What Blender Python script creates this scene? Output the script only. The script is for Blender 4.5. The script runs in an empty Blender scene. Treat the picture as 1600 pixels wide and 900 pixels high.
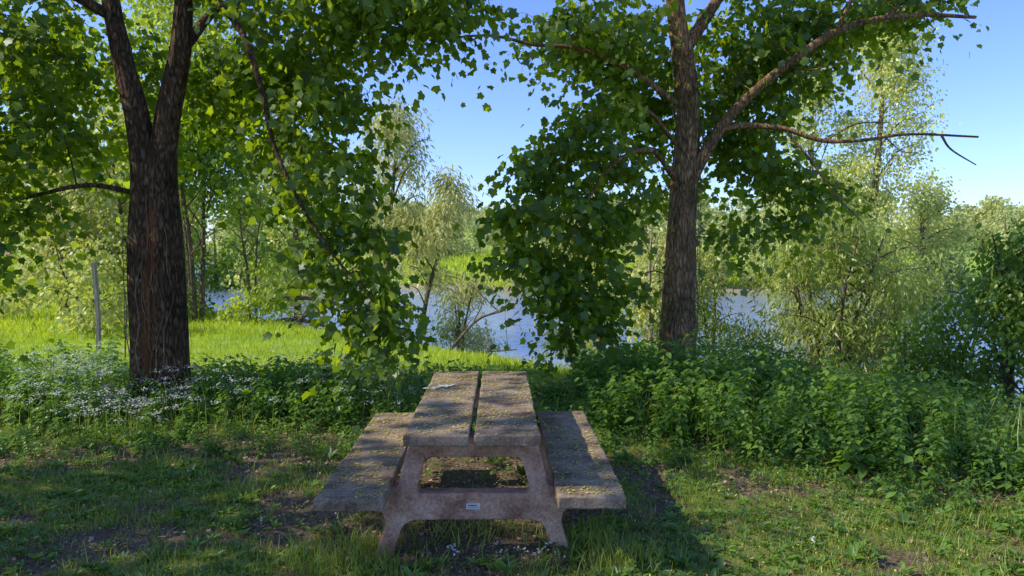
import bpy, bmesh, math, random
import numpy as np
from mathutils import Vector, Matrix

random.seed(7)
rng = np.random.default_rng(11)
scene = bpy.context.scene
COL = scene.collection

# ---------------------------------------------------------------- noise
_tab = np.random.default_rng(3).random((256, 256))
def vnoise(x, y, s=1.0, ox=0.0):
    x = np.asarray(x, float) * s + ox + 500.3
    y = np.asarray(y, float) * s + ox * 1.7 + 500.7
    xi = np.floor(x).astype(int); yi = np.floor(y).astype(int)
    fx = x - xi; fy = y - yi
    fx = fx * fx * (3 - 2 * fx); fy = fy * fy * (3 - 2 * fy)
    a = _tab[xi % 256, yi % 256]; b = _tab[(xi + 1) % 256, yi % 256]
    c = _tab[xi % 256, (yi + 1) % 256]; d = _tab[(xi + 1) % 256, (yi + 1) % 256]
    return (a * (1 - fx) + b * fx) * (1 - fy) + (c * (1 - fx) + d * fx) * fy
def fbm(x, y, s=1.0, ox=0.0, o=4):
    r = 0; a = .5; t = 0
    for i in range(o):
        r = r + a * vnoise(x, y, s * 2 ** i, ox + 13 * i); t += a; a *= .5
    return r / t
def sm(t):
    t = np.clip(t, 0, 1); return t * t * (3 - 2 * t)

# ---------------------------------------------------------------- terrain
WATER = -2.2
def shore(x):
    x = np.asarray(x, float)
    s = np.where(x > 0, 24 - 1.0 * x, 24 - .55 * x) + 1.5 * np.maximum(0, -10 - x)
    s = s + 1.6 * (vnoise(x, x * 0, .25, 5) - .5)
    return np.maximum(s, -25)
def farshore(x):
    x = np.asarray(x, float)
    return 56 + .3 * np.maximum(0, -x) + 1.7 * np.maximum(0, -10 - x) + 3 * (vnoise(x, x * 0, .12, 9) - .5)
def H(x, y):
    x = np.asarray(x, float); y = np.asarray(y, float)
    s = (shore(x) - y) * .84
    w = 12 - 7 * sm((-x) / 14)
    near = np.where(s > 0, -2.6 + 2.6 * sm(s / w), -2.6 + np.maximum(s, -8) * .2)
    d = (y - farshore(x)) * .9
    far = np.where(d > 0, -2.6 + 2.5 * sm(d / 16) + np.clip(d - 14, 0, 400) * .035, -2.6 + np.maximum(d, -8) * .2)
    z = np.maximum(near, far)
    z = z + .05 * (fbm(x, y, .6) - .5) + .35 * (fbm(x, y, .1, 4) - .5) * sm((np.abs(x) + y - 12) / 20)
    return z
def bare(x, y):
    x = np.asarray(x, float); y = np.asarray(y, float)
    n = .5 * fbm(x, y, 1.3, 2) + .5 * fbm(x, y, 4.0, 12)
    b = (n - .48) * 5.0
    def blob(cx, cy, rx, ry, k):
        return k * np.exp(-(((x - cx) / rx) ** 2 + ((y - cy) / ry) ** 2))
    b = b + blob(-.15, 5.0, .75, 1.0, 1.7) + blob(-.15, 4.3, .55, .3, .9) + blob(-2.8, 6.3, 1.8, .32, 1.4) + blob(-2.4, 4.3, .4, .2, .5) \
          + blob(1.3, 5.5, .6, .5, .7) + blob(-1.35, 5.3, .4, .8, .6) + blob(-2.1, 4.2, .5, .2, .4)+ blob(2.0, 4.6, .7, .22, .4)
    return np.clip(b, 0, 1) * (1 - sm((y - 8) / 3))
def bed(x, y):
    """undergrowth density 0..1"""
    x = np.asarray(x, float); y = np.asarray(y, float)
    e = .6 * (fbm(x, y, 1.1, 21) - .5)
    left = sm((y - (6.75 + e)) / .5) * sm((-.55 + e - x) / .4)
    mid = sm((y - (7.0 + e)) / .5)
    edge = 6.6 - .72 * (x - .8)
    right = sm((y - (edge + e)) / .5) * sm((x - .7 - e) / .4)
    far = 1 - sm((y - np.where(x > 1.2, 11.5, np.where(x < -5, 10.2, 8.8)) - 2 * e) / 1.3)
    return np.clip(np.maximum(np.maximum(left, right), mid), 0, 1) * far

# ---------------------------------------------------------------- materials
def newmat(name):
    m = bpy.data.materials.new(name); m.use_nodes = True
    nt = m.node_tree; nt.nodes.clear()
    return m, nt, nt.nodes, nt.links
def ramp(nodes, stops):
    r = nodes.new('ShaderNodeValToRGB')
    e = r.color_ramp.elements
    while len(e) > len(stops): e.remove(e[-1])
    while len(e) < len(stops): e.new(1)
    for i, (p, c) in enumerate(stops):
        e[i].position = p; e[i].color = (*c, 1)
    return r
def leaf_mat(name, c0, c1, trans=.45, tboost=(1.5, 1.6, .6), gloss=.05, rough=.4):
    m, nt, N, L = newmat(name)
    at = N.new('ShaderNodeAttribute'); at.attribute_name = 'v'
    r = ramp(N, [(0, c0), (1, c1)]); L.new(at.outputs['Fac'], r.inputs[0])
    dif = N.new('ShaderNodeBsdfDiffuse'); L.new(r.outputs[0], dif.inputs[0])
    mul = N.new('ShaderNodeMix'); mul.data_type = 'RGBA'; mul.blend_type = 'MULTIPLY'; mul.inputs[0].default_value = 1
    L.new(r.outputs[0], mul.inputs[6]); mul.inputs[7].default_value = (*tboost, 1)
    tr = N.new('ShaderNodeBsdfTranslucent'); L.new(mul.outputs[2], tr.inputs[0])
    mx = N.new('ShaderNodeMixShader'); mx.inputs[0].default_value = trans
    L.new(dif.outputs[0], mx.inputs[1]); L.new(tr.outputs[0], mx.inputs[2])
    gl = N.new('ShaderNodeBsdfGlossy'); gl.inputs['Roughness'].default_value = rough; gl.inputs[0].default_value = (.9, .95, 1, 1)
    m2 = N.new('ShaderNodeMixShader'); m2.inputs[0].default_value = gloss
    L.new(mx.outputs[0], m2.inputs[1]); L.new(gl.outputs[0], m2.inputs[2])
    o = N.new('ShaderNodeOutputMaterial'); L.new(m2.outputs[0], o.inputs[0])
    return m
def plain(name, stops, nscale=6, rough=.85, bump=.3, mapscale=(1, 1, 1), detail=8, bscale=None, bdist=.02, spec=.3):
    m, nt, N, L = newmat(name)
    tc = N.new('ShaderNodeTexCoord'); mp = N.new('ShaderNodeMapping'); mp.inputs['Scale'].default_value = mapscale
    L.new(tc.outputs['Object'], mp.inputs[0])
    n = N.new('ShaderNodeTexNoise'); n.inputs['Scale'].default_value = nscale; n.inputs['Detail'].default_value = detail
    n.inputs['Roughness'].default_value = .65
    L.new(mp.outputs[0], n.inputs[0])
    r = ramp(N, stops); L.new(n.outputs[0], r.inputs[0])
    b = N.new('ShaderNodeBsdfPrincipled'); L.new(r.outputs[0], b.inputs['Base Color'])
    b.inputs['Roughness'].default_value = rough; b.inputs['Specular IOR Level'].default_value = spec
    n2 = N.new('ShaderNodeTexNoise'); n2.inputs['Scale'].default_value = bscale or nscale * 2; n2.inputs['Detail'].default_value = 6
    L.new(mp.outputs[0], n2.inputs[0])
    bp = N.new('ShaderNodeBump'); bp.inputs['Strength'].default_value = bump; bp.inputs['Distance'].default_value = bdist
    L.new(n2.outputs[0], bp.inputs['Height']); L.new(bp.outputs[0], b.inputs['Normal'])
    o = N.new('ShaderNodeOutputMaterial'); L.new(b.outputs[0], o.inputs[0])
    return m

M_maple = leaf_mat('maple_leaf', (.030, .075, .008), (.18, .27, .028), .55, (3.1, 2.6, .5), .025, .4)
M_maple2 = leaf_mat('maple_leaf_light', (.22, .32, .04), (.54, .64, .11), .5, (1.5, 1.35, .5), .02)
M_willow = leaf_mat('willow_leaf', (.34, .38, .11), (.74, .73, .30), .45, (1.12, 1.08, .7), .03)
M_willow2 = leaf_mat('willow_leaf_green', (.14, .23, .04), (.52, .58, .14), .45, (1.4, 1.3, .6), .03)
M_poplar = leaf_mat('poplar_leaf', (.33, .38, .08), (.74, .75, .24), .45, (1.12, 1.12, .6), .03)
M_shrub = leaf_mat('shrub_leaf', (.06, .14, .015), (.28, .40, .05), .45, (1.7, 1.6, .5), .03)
M_far = leaf_mat('distant_leaf_hazed', (.34, .39, .16), (.66, .68, .32), .4, (1.12, 1.12, .6), .0)  # haze painted in: leaf colours lightened for distance
M_nettle = leaf_mat('nettle_leaf', (.05, .12, .018), (.22, .37, .055), .4, (1.8, 1.7, .5), .04)
M_grass = leaf_mat('grass_blade', (.14, .22, .025), (.46, .52, .10), .4, (1.5, 1.4, .5), .03)
M_meadow = leaf_mat('meadow_grass', (.28, .43, .03), (.58, .66, .07), .4, (1.3, 1.22, .5), .02)
M_white = leaf_mat('white_petal', (.7, .72, .65), (.9, .9, .86), .3, (1, 1, 1), .0)
M_bloss = leaf_mat('blossom_bits', (.44, .40, .06), (.76, .69, .15), .2, (1, 1, 1), .0)
M_litter = leaf_mat('dry_leaf', (.11, .07, .04), (.56, .41, .25), .1, (1, 1, 1), .0)

def bark_mat(name, dark, mid, light, red=None):
    m, nt, N, L = newmat(name)
    tc = N.new('ShaderNodeTexCoord'); mp = N.new('ShaderNodeMapping'); mp.inputs['Scale'].default_value = (1, 1, .28)
    L.new(tc.outputs['Object'], mp.inputs[0])
    n = N.new('ShaderNodeTexNoise'); n.inputs['Scale'].default_value = 30; n.inputs['Detail'].default_value = 9; n.inputs['Distortion'].default_value = .9; n.inputs['Roughness'].default_value = .7
    L.new(mp.outputs[0], n.inputs[0])
    v = N.new('ShaderNodeTexVoronoi'); v.feature = 'DISTANCE_TO_EDGE'; v.inputs['Scale'].default_value = 24
    wn = N.new('ShaderNodeTexNoise'); wn.inputs['Scale'].default_value = 9; L.new(mp.outputs[0], wn.inputs[0])
    wa = N.new('ShaderNodeMix'); wa.data_type = 'RGBA'; wa.blend_type = 'ADD'; wa.inputs[0].default_value = .12
    L.new(mp.outputs[0], wa.inputs[6]); L.new(wn.outputs['Color'], wa.inputs[7]); L.new(wa.outputs[2], v.inputs[0])
    mx = N.new('ShaderNodeMath'); mx.operation = 'MULTIPLY_ADD'; mx.inputs[1].default_value = .8
    L.new(v.outputs['Distance'], mx.inputs[0]); 
    mm = N.new('ShaderNodeMath'); mm.operation = 'MULTIPLY'; mm.inputs[1].default_value = .85
    L.new(n.outputs[0], mm.inputs[0]); L.new(mm.outputs[0], mx.inputs[2])
    r = ramp(N, [(.32, dark), (.54, mid), (.80, light)]); L.new(mx.outputs[0], r.inputs[0])
    n3 = N.new('ShaderNodeTexNoise'); n3.inputs['Scale'].default_value = 2.6; n3.inputs['Detail'].default_value = 5
    L.new(tc.outputs['Object'], n3.inputs[0])
    mc = N.new('ShaderNodeMix'); mc.data_type = 'RGBA'; mc.blend_type = 'MULTIPLY'
    mc.inputs[0].default_value = .8
    r3 = ramp(N, [(.35, (.5, .55, .40)), (.65, (1.3, 1.15, 1.0))]); L.new(n3.outputs[0], r3.inputs[0])
    L.new(r.outputs[0], mc.inputs[6]); L.new(r3.outputs[0], mc.inputs[7])
    at = N.new('ShaderNodeAttribute'); at.attribute_name = 'v'
    m4 = N.new('ShaderNodeMix'); m4.data_type = 'RGBA'
    L.new(at.outputs['Fac'], m4.inputs[0]); L.new(mc.outputs[2], m4.inputs[6]); m4.inputs[7].default_value = (*(red or mid), 1)
    b = N.new('ShaderNodeBsdfPrincipled'); L.new(m4.outputs[2], b.inputs['Base Color']); b.inputs['Roughness'].default_value = .9
    b.inputs['Specular IOR Level'].default_value = .15
    bp = N.new('ShaderNodeBump'); bp.inputs['Strength'].default_value = 1; bp.inputs['Distance'].default_value = .05
    L.new(mx.outputs[0], bp.inputs['Height']); L.new(bp.outputs[0], b.inputs['Normal'])
    o = N.new('ShaderNodeOutputMaterial'); L.new(b.outputs[0], o.inputs[0])
    return m
M_bark = bark_mat('bark_brown', (.022, .014, .009), (.12, .076, .048), (.30, .21, .14), (.30, .115, .045))
M_bark2 = bark_mat('bark_warm', (.06, .034, .017), (.31, .19, .10), (.60, .41, .24))
M_twig = bark_mat('bark_twig', (.09, .07, .05), (.22, .17, .12), (.34, .27, .2))
M_vine = bark_mat('vine_bark', (.18, .13, .08), (.36, .27, .18), (.55, .44, .32))
M_pale = bark_mat('bark_pale', (.28, .24, .18), (.5, .44, .36), (.7, .64, .55))

# ---------------------------------------------------------------- mesh helpers
def mk_obj(name, mesh, mat, parent=None, coll=None):
    o = bpy.data.objects.new(name, mesh)
    if mat is not None and len(mesh.materials) == 0: mesh.materials.append(mat)
    COL.objects.link(o)
    if parent: o.parent = parent
    return o
def empty(name, loc=(0, 0, 0)):
    e = bpy.data.objects.new(name, None); COL.objects.link(e); e.empty_display_size = .2
    return e
def raw_mesh(name, verts, loops, totals, v=None, smooth=False):
    me = bpy.data.meshes.new(name)
    verts = np.asarray(verts, np.float32); loops = np.asarray(loops, np.int32); totals = np.asarray(totals, np.int32)
    me.vertices.add(len(verts)); me.vertices.foreach_set('co', verts.ravel())
    me.loops.add(len(loops)); me.loops.foreach_set('vertex_index', loops)
    me.polygons.add(len(totals))
    st = np.zeros(len(totals), np.int32); st[1:] = np.cumsum(totals)[:-1]
    me.polygons.foreach_set('loop_start', st); me.polygons.foreach_set('loop_total', totals)
    if smooth: me.polygons.foreach_set('use_smooth', np.ones(len(totals), bool))
    me.update(calc_edges=True)
    if v is not None:
        a = me.attributes.new('v', 'FLOAT', 'POINT'); a.data.foreach_set('value', np.asarray(v, np.float32))
    me.validate()
    return me
def norm(a):
    return a / np.maximum(np.linalg.norm(a, axis=-1, keepdims=True), 1e-9)
TPL = {}
mv = [(0, .35, 0), (0, 0, 0), (.25, -.06, 0), (.46, .1, 0), (.40, .27, 0), (.56, .55, 0), (.31, .62, 0), (0, 1, 0), (-.31, .62, 0), (-.56, .55, 0), (-.40, .27, 0), (-.46, .1, 0), (-.25, -.06, 0)]
mv = [(x, y, -.3 * (x * x + (y - .3) ** 2) + .14 * abs(x)) for x, y, z in mv]
TPL['maple'] = (np.array(mv), [(0, i, i + 1) for i in range(1, 12)] + [(0, 12, 1)])
TPL['ovate'] = (np.array([(0, 0, 0), (.28, .28, .07), (.24, .6, .04), (0, 1, -.12), (-.24, .6, .04), (-.28, .28, .07)]), [(0, 1, 2, 3), (0, 3, 4, 5)])
TPL['lance'] = (np.array([(0, 0, 0), (.13, .4, .03), (0, 1, -.1), (-.13, .4, .03)]), [(0, 1, 2, 3)])
TPL['diam'] = (np.array([(0, 0, 0), (.36, .45, .05), (0, 1, -.05), (-.36, .45, .05)]), [(0, 1, 2, 3)])
TPL['bit'] = (np.array([(-.5, -.3, 0), (.4, -.4, .1), (.5, .35, 0), (-.3, .5, .15)]), [(0, 1, 2, 3)])
TPL['blade'] = (np.array([(-.5, 0, 0), (.5, 0, 0), (.38, .55, -.06), (-.38, .55, -.06), (0, 1, -.3)]), [(0, 1, 2, 3), (3, 2, 4)])
def inst(tpl, pos, d, n, size, v, width=None):
    tv, tf = TPL[tpl]
    d = norm(d); s = norm(np.cross(d, n)); n = np.cross(s, d)
    size = np.broadcast_to(size, (len(pos),)); wd = size if width is None else np.broadcast_to(width, (len(pos),))
    V = pos[:, None, :] + wd[:, None, None] * tv[None, :, 0:1] * s[:, None, :] + size[:, None, None] * (tv[None, :, 1:2] * d[:, None, :] + tv[None, :, 2:3] * n[:, None, :])
    K = len(tv); nI = len(pos)
    fl = np.concatenate([np.array(f) for f in tf]); tt = np.array([len(f) for f in tf])
    loops = (fl[None, :] + (np.arange(nI) * K)[:, None]).ravel(); tot = np.tile(tt, nI)
    return V.reshape(-1, 3), loops, tot, np.repeat(v, K)
def merge(parts):
    vs, ls, ts, at = [], [], [], []; off = 0
    for V, l, t, a in parts:
        vs.append(V); ls.append(l + off); ts.append(t); at.append(a); off += len(V)
    return np.concatenate(vs), np.concatenate(ls), np.concatenate(ts), np.concatenate(at)
def inst_obj(name, parts, mat, parent=None):
    if not parts: return None
    V, l, t, a = merge(parts)
    return mk_obj(name, raw_mesh(name, V, l, t, a), mat, parent)

def catmull(P, k=6):
    P = np.asarray(P, float)
    Q = np.vstack([2 * P[0] - P[1], P, 2 * P[-1] - P[-2]])
    out = []
    for i in range(1, len(Q) - 2):
        for j in range(k):
            t = j / k
            out.append(.5 * (2 * Q[i] + (Q[i + 1] - Q[i - 1]) * t + (2 * Q[i - 1] - 5 * Q[i] + 4 * Q[i + 1] - Q[i + 2]) * t * t + (3 * Q[i] - Q[i - 1] - 3 * Q[i + 1] + Q[i + 2]) * t ** 3))
    out.append(Q[-2]); return np.array(out)
class Tubes:
    def __init__(s): s.parts = []
    def add(s, pts, rad, sides=6, rough=0, seamdir=None):
        pts = np.asarray(pts, float); n = len(pts); rad = np.broadcast_to(rad, (n,))
        T = norm(np.gradient(pts, axis=0))
        up = np.array([0, 1., 0]) if abs(T[0][2]) > .7 else np.array([0, 0, 1.])
        A = norm(np.cross(T, up)); B = np.cross(T, A)
        th = np.arange(sides) / sides * 2 * np.pi
        R = np.repeat(rad[:, None], sides, 1)
        if rough:
            L = np.cumsum(np.r_[0, np.linalg.norm(np.diff(pts, axis=0), axis=1)])[:, None]
            k = rng.random() * 50
            c = np.cos(th)[None, :]; sn = np.sin(th)[None, :]
            R = R * (1 + rough * ((vnoise(c * 3.0 + L * .25, sn * 3.0 + L * .8, 1, k) - .5) * 1.3 + (vnoise(c * 7 + L * .5, sn * 7 + L * 1.5, 1, k + 9) - .5) * .6))
        V = pts[:, None, :] + R[..., None] * (np.cos(th)[None, :, None] * A[:, None, :] + np.sin(th)[None, :, None] * B[:, None, :])
        i = np.arange(n - 1)[:, None] * sides; j = np.arange(sides)[None, :]; j2 = (j + 1) % sides
        q = np.stack([i + j, i + j2, i + sides + j2, i + sides + j], -1).reshape(-1, 4)
        q = q[:, ::-1]
        att = np.zeros(n * sides)
        Vf = V.reshape(-1, 3)
        if seamdir is not None: att = seamdir(Vf)
        s.parts.append((Vf, q.ravel(), np.full(len(q), 4), att))
    def obj(s, name, mat, parent=None):
        V, l, t, a = merge(s.parts)
        return mk_obj(name, raw_mesh(name, V, l, t, a, True), mat, parent)

def rdir(n): return norm(rng.normal(size=(n, 3)))

def make_tree(name, limbs, clusters, tpl, lsize, per, R, leafmat, barkmat, flat=.3, droop=.5, sides=10, hang=.8, rough=.12, seamdir=None, width=None, twr=1.0, extra=None, excl=None):
    root = empty(name)
    tb = Tubes(); nodes = []; nr = []
    for pts, r0, r1 in limbs:
        C = catmull(pts, 6)
        big = r0 > .12
        if big: C = catmull(pts, 14)
        rr = np.linspace(r0, r1, len(C))
        if big and C[0][2] < 1.0 and abs(C[0][2] - H(C[0][0], C[0][1])) < .5:
            zz = C[:, 2] - C[0][2]; rr = rr * (1 + .16 * np.exp(-zz / .3))
        tb.add(C, rr, 30 if big else (8 if r0 > .03 else 5), rough * (1.8 if big else .8), seamdir if big else None)
        sel = C[:, 2] > C[0][2] + (.8 if big else 0)
        for p, r, ok in zip(C, rr, sel):
            if ok: nodes.append(p); nr.append(r)
    ends = []
    for c in clusters:
        n = int(c[6])
        u = rng.random(n) ** (1 / 2.0) * (1 + .25 * rng.random(n) ** 3)
        p = rdir(n) * u[:, None] * np.array(c[3:6]) + np.array(c[:3])
        ends.append(p)
    ends = np.vstack(ends)
    ends = ends[ends[:, 2] > H(ends[:, 0], ends[:, 1]) + .15]
    if excl is not None: ends = ends[~excl(ends)]
    N0 = len(nodes); cap = N0 + len(ends) * 5
    NA = np.zeros((cap, 3)); NR = np.zeros(cap); NA[:N0] = nodes; NR[:N0] = nr; cnt = N0
    d0 = np.array([np.min(np.linalg.norm(NA[:N0] - e, axis=1)) for e in ends])
    tdir = np.zeros_like(ends)
    for k in np.argsort(d0):
        e = ends[k]; dd = np.linalg.norm(NA[:cnt] - e, axis=1) + .25 * np.maximum(0, NA[:cnt, 2] - e[2])
        j = int(np.argmin(dd)); a = NA[j]; Ld = np.linalg.norm(e - a)
        if Ld < .02: continue
        t = np.linspace(0, 1, 5)[:, None]
        side = rdir(1)[0] * Ld * .10
        pts = a * (1 - t) + e * t + (np.array([0, 0, 1]) * Ld * .12 + side) * (4 * t * (1 - t))
        r0 = min(NR[j] * .75, twr * (.004 + .011 * Ld)); r0 = max(r0, .003)
        rr = np.linspace(r0, max(.0025, r0 * .45), 5)
        tb.add(pts, rr, 4)
        NA[cnt:cnt + 4] = pts[1:]; NR[cnt:cnt + 4] = rr[1:]; cnt += 4
        tdir[k] = (pts[-1] - pts[-2])
    n = len(ends); per_i = per
    P = np.repeat(ends, per_i, 0)
    off = rng.normal(size=P.shape) * np.array([R * .5, R * .5, R * flat])
    rad = np.linalg.norm(off[:, :2], axis=1)
    off[:, 2] -= droop * rad ** 2 / R
    tilt = np.repeat(rng.normal(size=(n, 2)) * .35, per_i, 0)
    off[:, 2] += off[:, 0] * tilt[:, 0] + off[:, 1] * tilt[:, 1]
    P = P + off
    ok = P[:, 2] > H(P[:, 0], P[:, 1]) + .03
    if excl is not None: ok &= ~excl(P)
    out = off.copy(); out[:, 2] = 0
    d = norm(out) * .7 + rdir(len(P)) * .55 + np.array([0, 0, -hang])
    nn = np.array([0, 0, .6]) + rdir(len(P)) * .8
    sz = lsize * (.55 + .8 * rng.random(len(P)))
    v = np.clip(np.repeat(rng.random(n), per_i) * .5 + rng.random(len(P)) * .5, 0, 1)
    P, d, nn, sz, v = P[ok], d[ok], nn[ok], sz[ok], v[ok]
    parts = [inst(tpl, P, d, nn, sz, v)]
    if extra: parts += extra
    tb.obj('trunk_and_branches', barkmat, root)
    inst_obj('leaves', parts, leafmat, root)
    return root

def auto_clusters(x, y, z0, z1, r, n, tot, rr=.42):
    out = []
    for i in range(n):
        u = random.random(); a = random.random() * 6.283; q = math.sqrt(random.random()) * .75
        prof = math.sin(math.pi * min(1, .18 + u * .75)) ** .6
        cz = z0 + (z1 - z0) * u
        s = r * rr * random.uniform(.7, 1.25)
        out.append((x + math.cos(a) * q * r * prof, y + math.sin(a) * q * r * prof, cz, s, s, s * .8, max(3, int(tot / n))))
    return out

# ---------------------------------------------------------------- ground
def axis(parts):
    return np.unique(np.concatenate([np.arange(a, b, s) for a, b, s in parts]))
gx = axis([(-700, -80, 40), (-80, -24, 2.5), (-24, -8, .6), (-8, 7, .08), (7, 20, .5), (20, 80, 2.5), (80, 701, 40)])
gy = axis([(-200, -10, 20), (-10, 3, 1), (3, 11, .08), (11, 30, .4), (30, 90, 1.2), (90, 200, 6), (200, 901, 50)])
GX, GY = np.meshgrid(gx, gy)
GZ = H(GX, GY)
bz = bare(GX, GY)
GZ = GZ - .03 * bz + .02 * (fbm(GX, GY, 6, 7) - .5) * (GY < 12) * (np.abs(GX) < 8)
V = np.stack([GX, GY, GZ], -1).reshape(-1, 3)
nx = len(gx); ny = len(gy)
i = (np.arange(ny - 1)[:, None] * nx + np.arange(nx - 1)[None, :]).ravel()
q = np.stack([i, i + 1, i + nx + 1, i + nx], -1)
gm = raw_mesh('ground', V, q.ravel(), np.full(len(q), 4), bz.ravel(), True)
m, nt, N, L = newmat('ground_soil_grass')
tc = N.new('ShaderNodeTexCoord')
n1 = N.new('ShaderNodeTexNoise'); n1.inputs['Scale'].default_value = 1.2; n1.inputs['Detail'].default_value = 9; L.new(tc.outputs['Object'], n1.inputs[0])
n2 = N.new('ShaderNodeTexNoise'); n2.inputs['Scale'].default_value = 45; n2.inputs['Detail'].default_value = 6; n2.inputs['Roughness'].default_value = .7; L.new(tc.outputs['Object'], n2.inputs[0])
rg = ramp(N, [(.3, (.20, .34, .04)), (.7, (.42, .52, .08))]); L.new(n1.outputs[0], rg.inputs[0])
rd = ramp(N, [(.3, (.06, .042, .027)), (.52, (.18, .13, .085)), (.72, (.38, .29, .20))]); L.new(n2.outputs[0], rd.inputs[0])
sp = N.new('ShaderNodeSeparateXYZ'); L.new(tc.outputs['Object'], sp.inputs[0])
mr = N.new('ShaderNodeMapRange'); mr.inputs[1].default_value = 8; mr.inputs[2].default_value = 11; mr.inputs[3].default_value = .6; mr.inputs[4].default_value = 0
L.new(sp.outputs['Y'], mr.inputs[0])
at = N.new('ShaderNodeAttribute'); at.attribute_name = 'v'
ad = N.new('ShaderNodeMath'); ad.operation = 'ADD'; ad.use_clamp = True
L.new(mr.outputs[0], ad.inputs[0]); L.new(at.outputs['Fac'], ad.inputs[1])
mz = N.new('ShaderNodeMapRange'); mz.inputs[1].default_value = -1.95; mz.inputs[2].default_value = -1.6; mz.inputs[3].default_value = 1; mz.inputs[4].default_value = 0
L.new(sp.outputs['Z'], mz.inputs[0])
mix = N.new('ShaderNodeMix'); mix.data_type = 'RGBA'; L.new(ad.outputs[0], mix.inputs[0]); L.new(rg.outputs[0], mix.inputs[6]); L.new(rd.outputs[0], mix.inputs[7])
mix2 = N.new('ShaderNodeMix'); mix2.data_type = 'RGBA'; L.new(mz.outputs[0], mix2.inputs[0]); L.new(mix.outputs[2], mix2.inputs[6]); mix2.inputs[7].default_value = (.32, .27, .18, 1)
b = N.new('ShaderNodeBsdfPrincipled'); b.inputs['Roughness'].default_value = .95; b.inputs['Specular IOR Level'].default_value = .1
L.new(mix2.outputs[2], b.inputs['Base Color'])
bp = N.new('ShaderNodeBump'); bp.inputs['Strength'].default_value = .8; bp.inputs['Distance'].default_value = .02
L.new(n2.outputs[0], bp.inputs['Height']); L.new(bp.outputs[0], b.inputs['Normal'])
o = N.new('ShaderNodeOutputMaterial'); L.new(b.outputs[0], o.inputs[0])
mk_obj('ground', gm, m)

# ---------------------------------------------------------------- river
bm = bmesh.new()
vs = [bm.verts.new(p) for p in [(-400, -60, WATER), (400, -60, WATER), (400, 420, WATER), (-400, 420, WATER)]]
bm.faces.new(vs); me = bpy.data.meshes.new('river_water'); bm.to_mesh(me); bm.free()
m, nt, N, L = newmat('water')
tc = N.new('ShaderNodeTexCoord'); mp = N.new('ShaderNodeMapping'); mp.inputs['Scale'].default_value = (.5, 1.6, 1); mp.inputs['Rotation'].default_value = (0, 0, .4)
L.new(tc.outputs['Object'], mp.inputs[0])
n1 = N.new('ShaderNodeTexNoise'); n1.inputs['Scale'].default_value = 2.2; n1.inputs['Detail'].default_value = 5; L.new(mp.outputs[0], n1.inputs[0])
bp = N.new('ShaderNodeBump'); bp.inputs['Strength'].default_value = .9; bp.inputs['Distance'].default_value = .16; L.new(n1.outputs[0], bp.inputs['Height'])
b = N.new('ShaderNodeBsdfPrincipled'); b.inputs['Base Color'].default_value = (.90, .95, 1.0, 1); b.inputs['Roughness'].default_value = .12
b.inputs['Metallic'].default_value = .85
b.inputs['IOR'].default_value = 1.6; b.inputs['Specular IOR Level'].default_value = 1.0
L.new(bp.outputs[0], b.inputs['Normal'])
o = N.new('ShaderNodeOutputMaterial'); L.new(b.outputs[0], o.inputs[0])
mk_obj('river_water', me, m)

# ---------------------------------------------------------------- picnic table
CX = -.152
def concrete(name, c0, c1, c2, stone=.35):
    m, nt, N, L = newmat(name)
    tc = N.new('ShaderNodeTexCoord')
    a = N.new('ShaderNodeTexNoise'); a.inputs['Scale'].default_value = 4.5; a.inputs['Detail'].default_value = 10; a.inputs['Roughness'].default_value = .75
    c = N.new('ShaderNodeTexNoise'); c.inputs['Scale'].default_value = 70; c.inputs['Detail'].default_value = 5
    vv = N.new('ShaderNodeTexVoronoi'); vv.inputs['Scale'].default_value = 130
    for t in (a, c, vv): L.new(tc.outputs['Object'], t.inputs[0])
    r = ramp(N, [(.36, c0), (.5, c1), (.64, c2)]); L.new(a.outputs[0], r.inputs[0])
    r2 = ramp(N, [(.3, (.68, .68, .68)), (.5, (1, 1, 1)), (.72, (1.25, 1.22, 1.18))]); L.new(c.outputs[0], r2.inputs[0])
    mu = N.new('ShaderNodeMix'); mu.data_type = 'RGBA'; mu.blend_type = 'MULTIPLY'; mu.inputs[0].default_value = 1
    L.new(r.outputs[0], mu.inputs[6]); L.new(r2.outputs[0], mu.inputs[7])
    sc = N.new('ShaderNodeSeparateColor'); L.new(vv.outputs['Color'], sc.inputs[0])
    r3 = ramp(N, [(.88, (0, 0, 0)), (.92, (stone,) * 3)]); L.new(sc.outputs[0], r3.inputs[0])
    m3 = N.new('ShaderNodeMix'); m3.data_type = 'RGBA'; L.new(r3.outputs[0], m3.inputs[0]); L.new(mu.outputs[2], m3.inputs[6]); m3.inputs[7].default_value = (.40, .32, .24, 1)
    b = N.new('ShaderNodeBsdfPrincipled'); L.new(m3.outputs[2], b.inputs['Base Color']); b.inputs['Roughness'].default_value = .85; b.inputs['Specular IOR Level'].default_value = .15
    bp = N.new('ShaderNodeBump'); bp.inputs['Strength'].default_value = .6; bp.inputs['Distance'].default_value = .004
    L.new(c.outputs[0], bp.inputs['Height']); L.new(bp.outputs[0], b.inputs['Normal'])
    o = N.new('ShaderNodeOutputMaterial'); L.new(b.outputs[0], o.inputs[0]); return m
M_top = concrete('weathered_concrete_top', (.11, .073, .042), (.26, .185, .12), (.42, .31, .215))
M_frame = concrete('reddish_concrete', (.24, .125, .08), (.50, .29, .195), (.62, .42, .30), .2)
table = empty('picnic_table')
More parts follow.
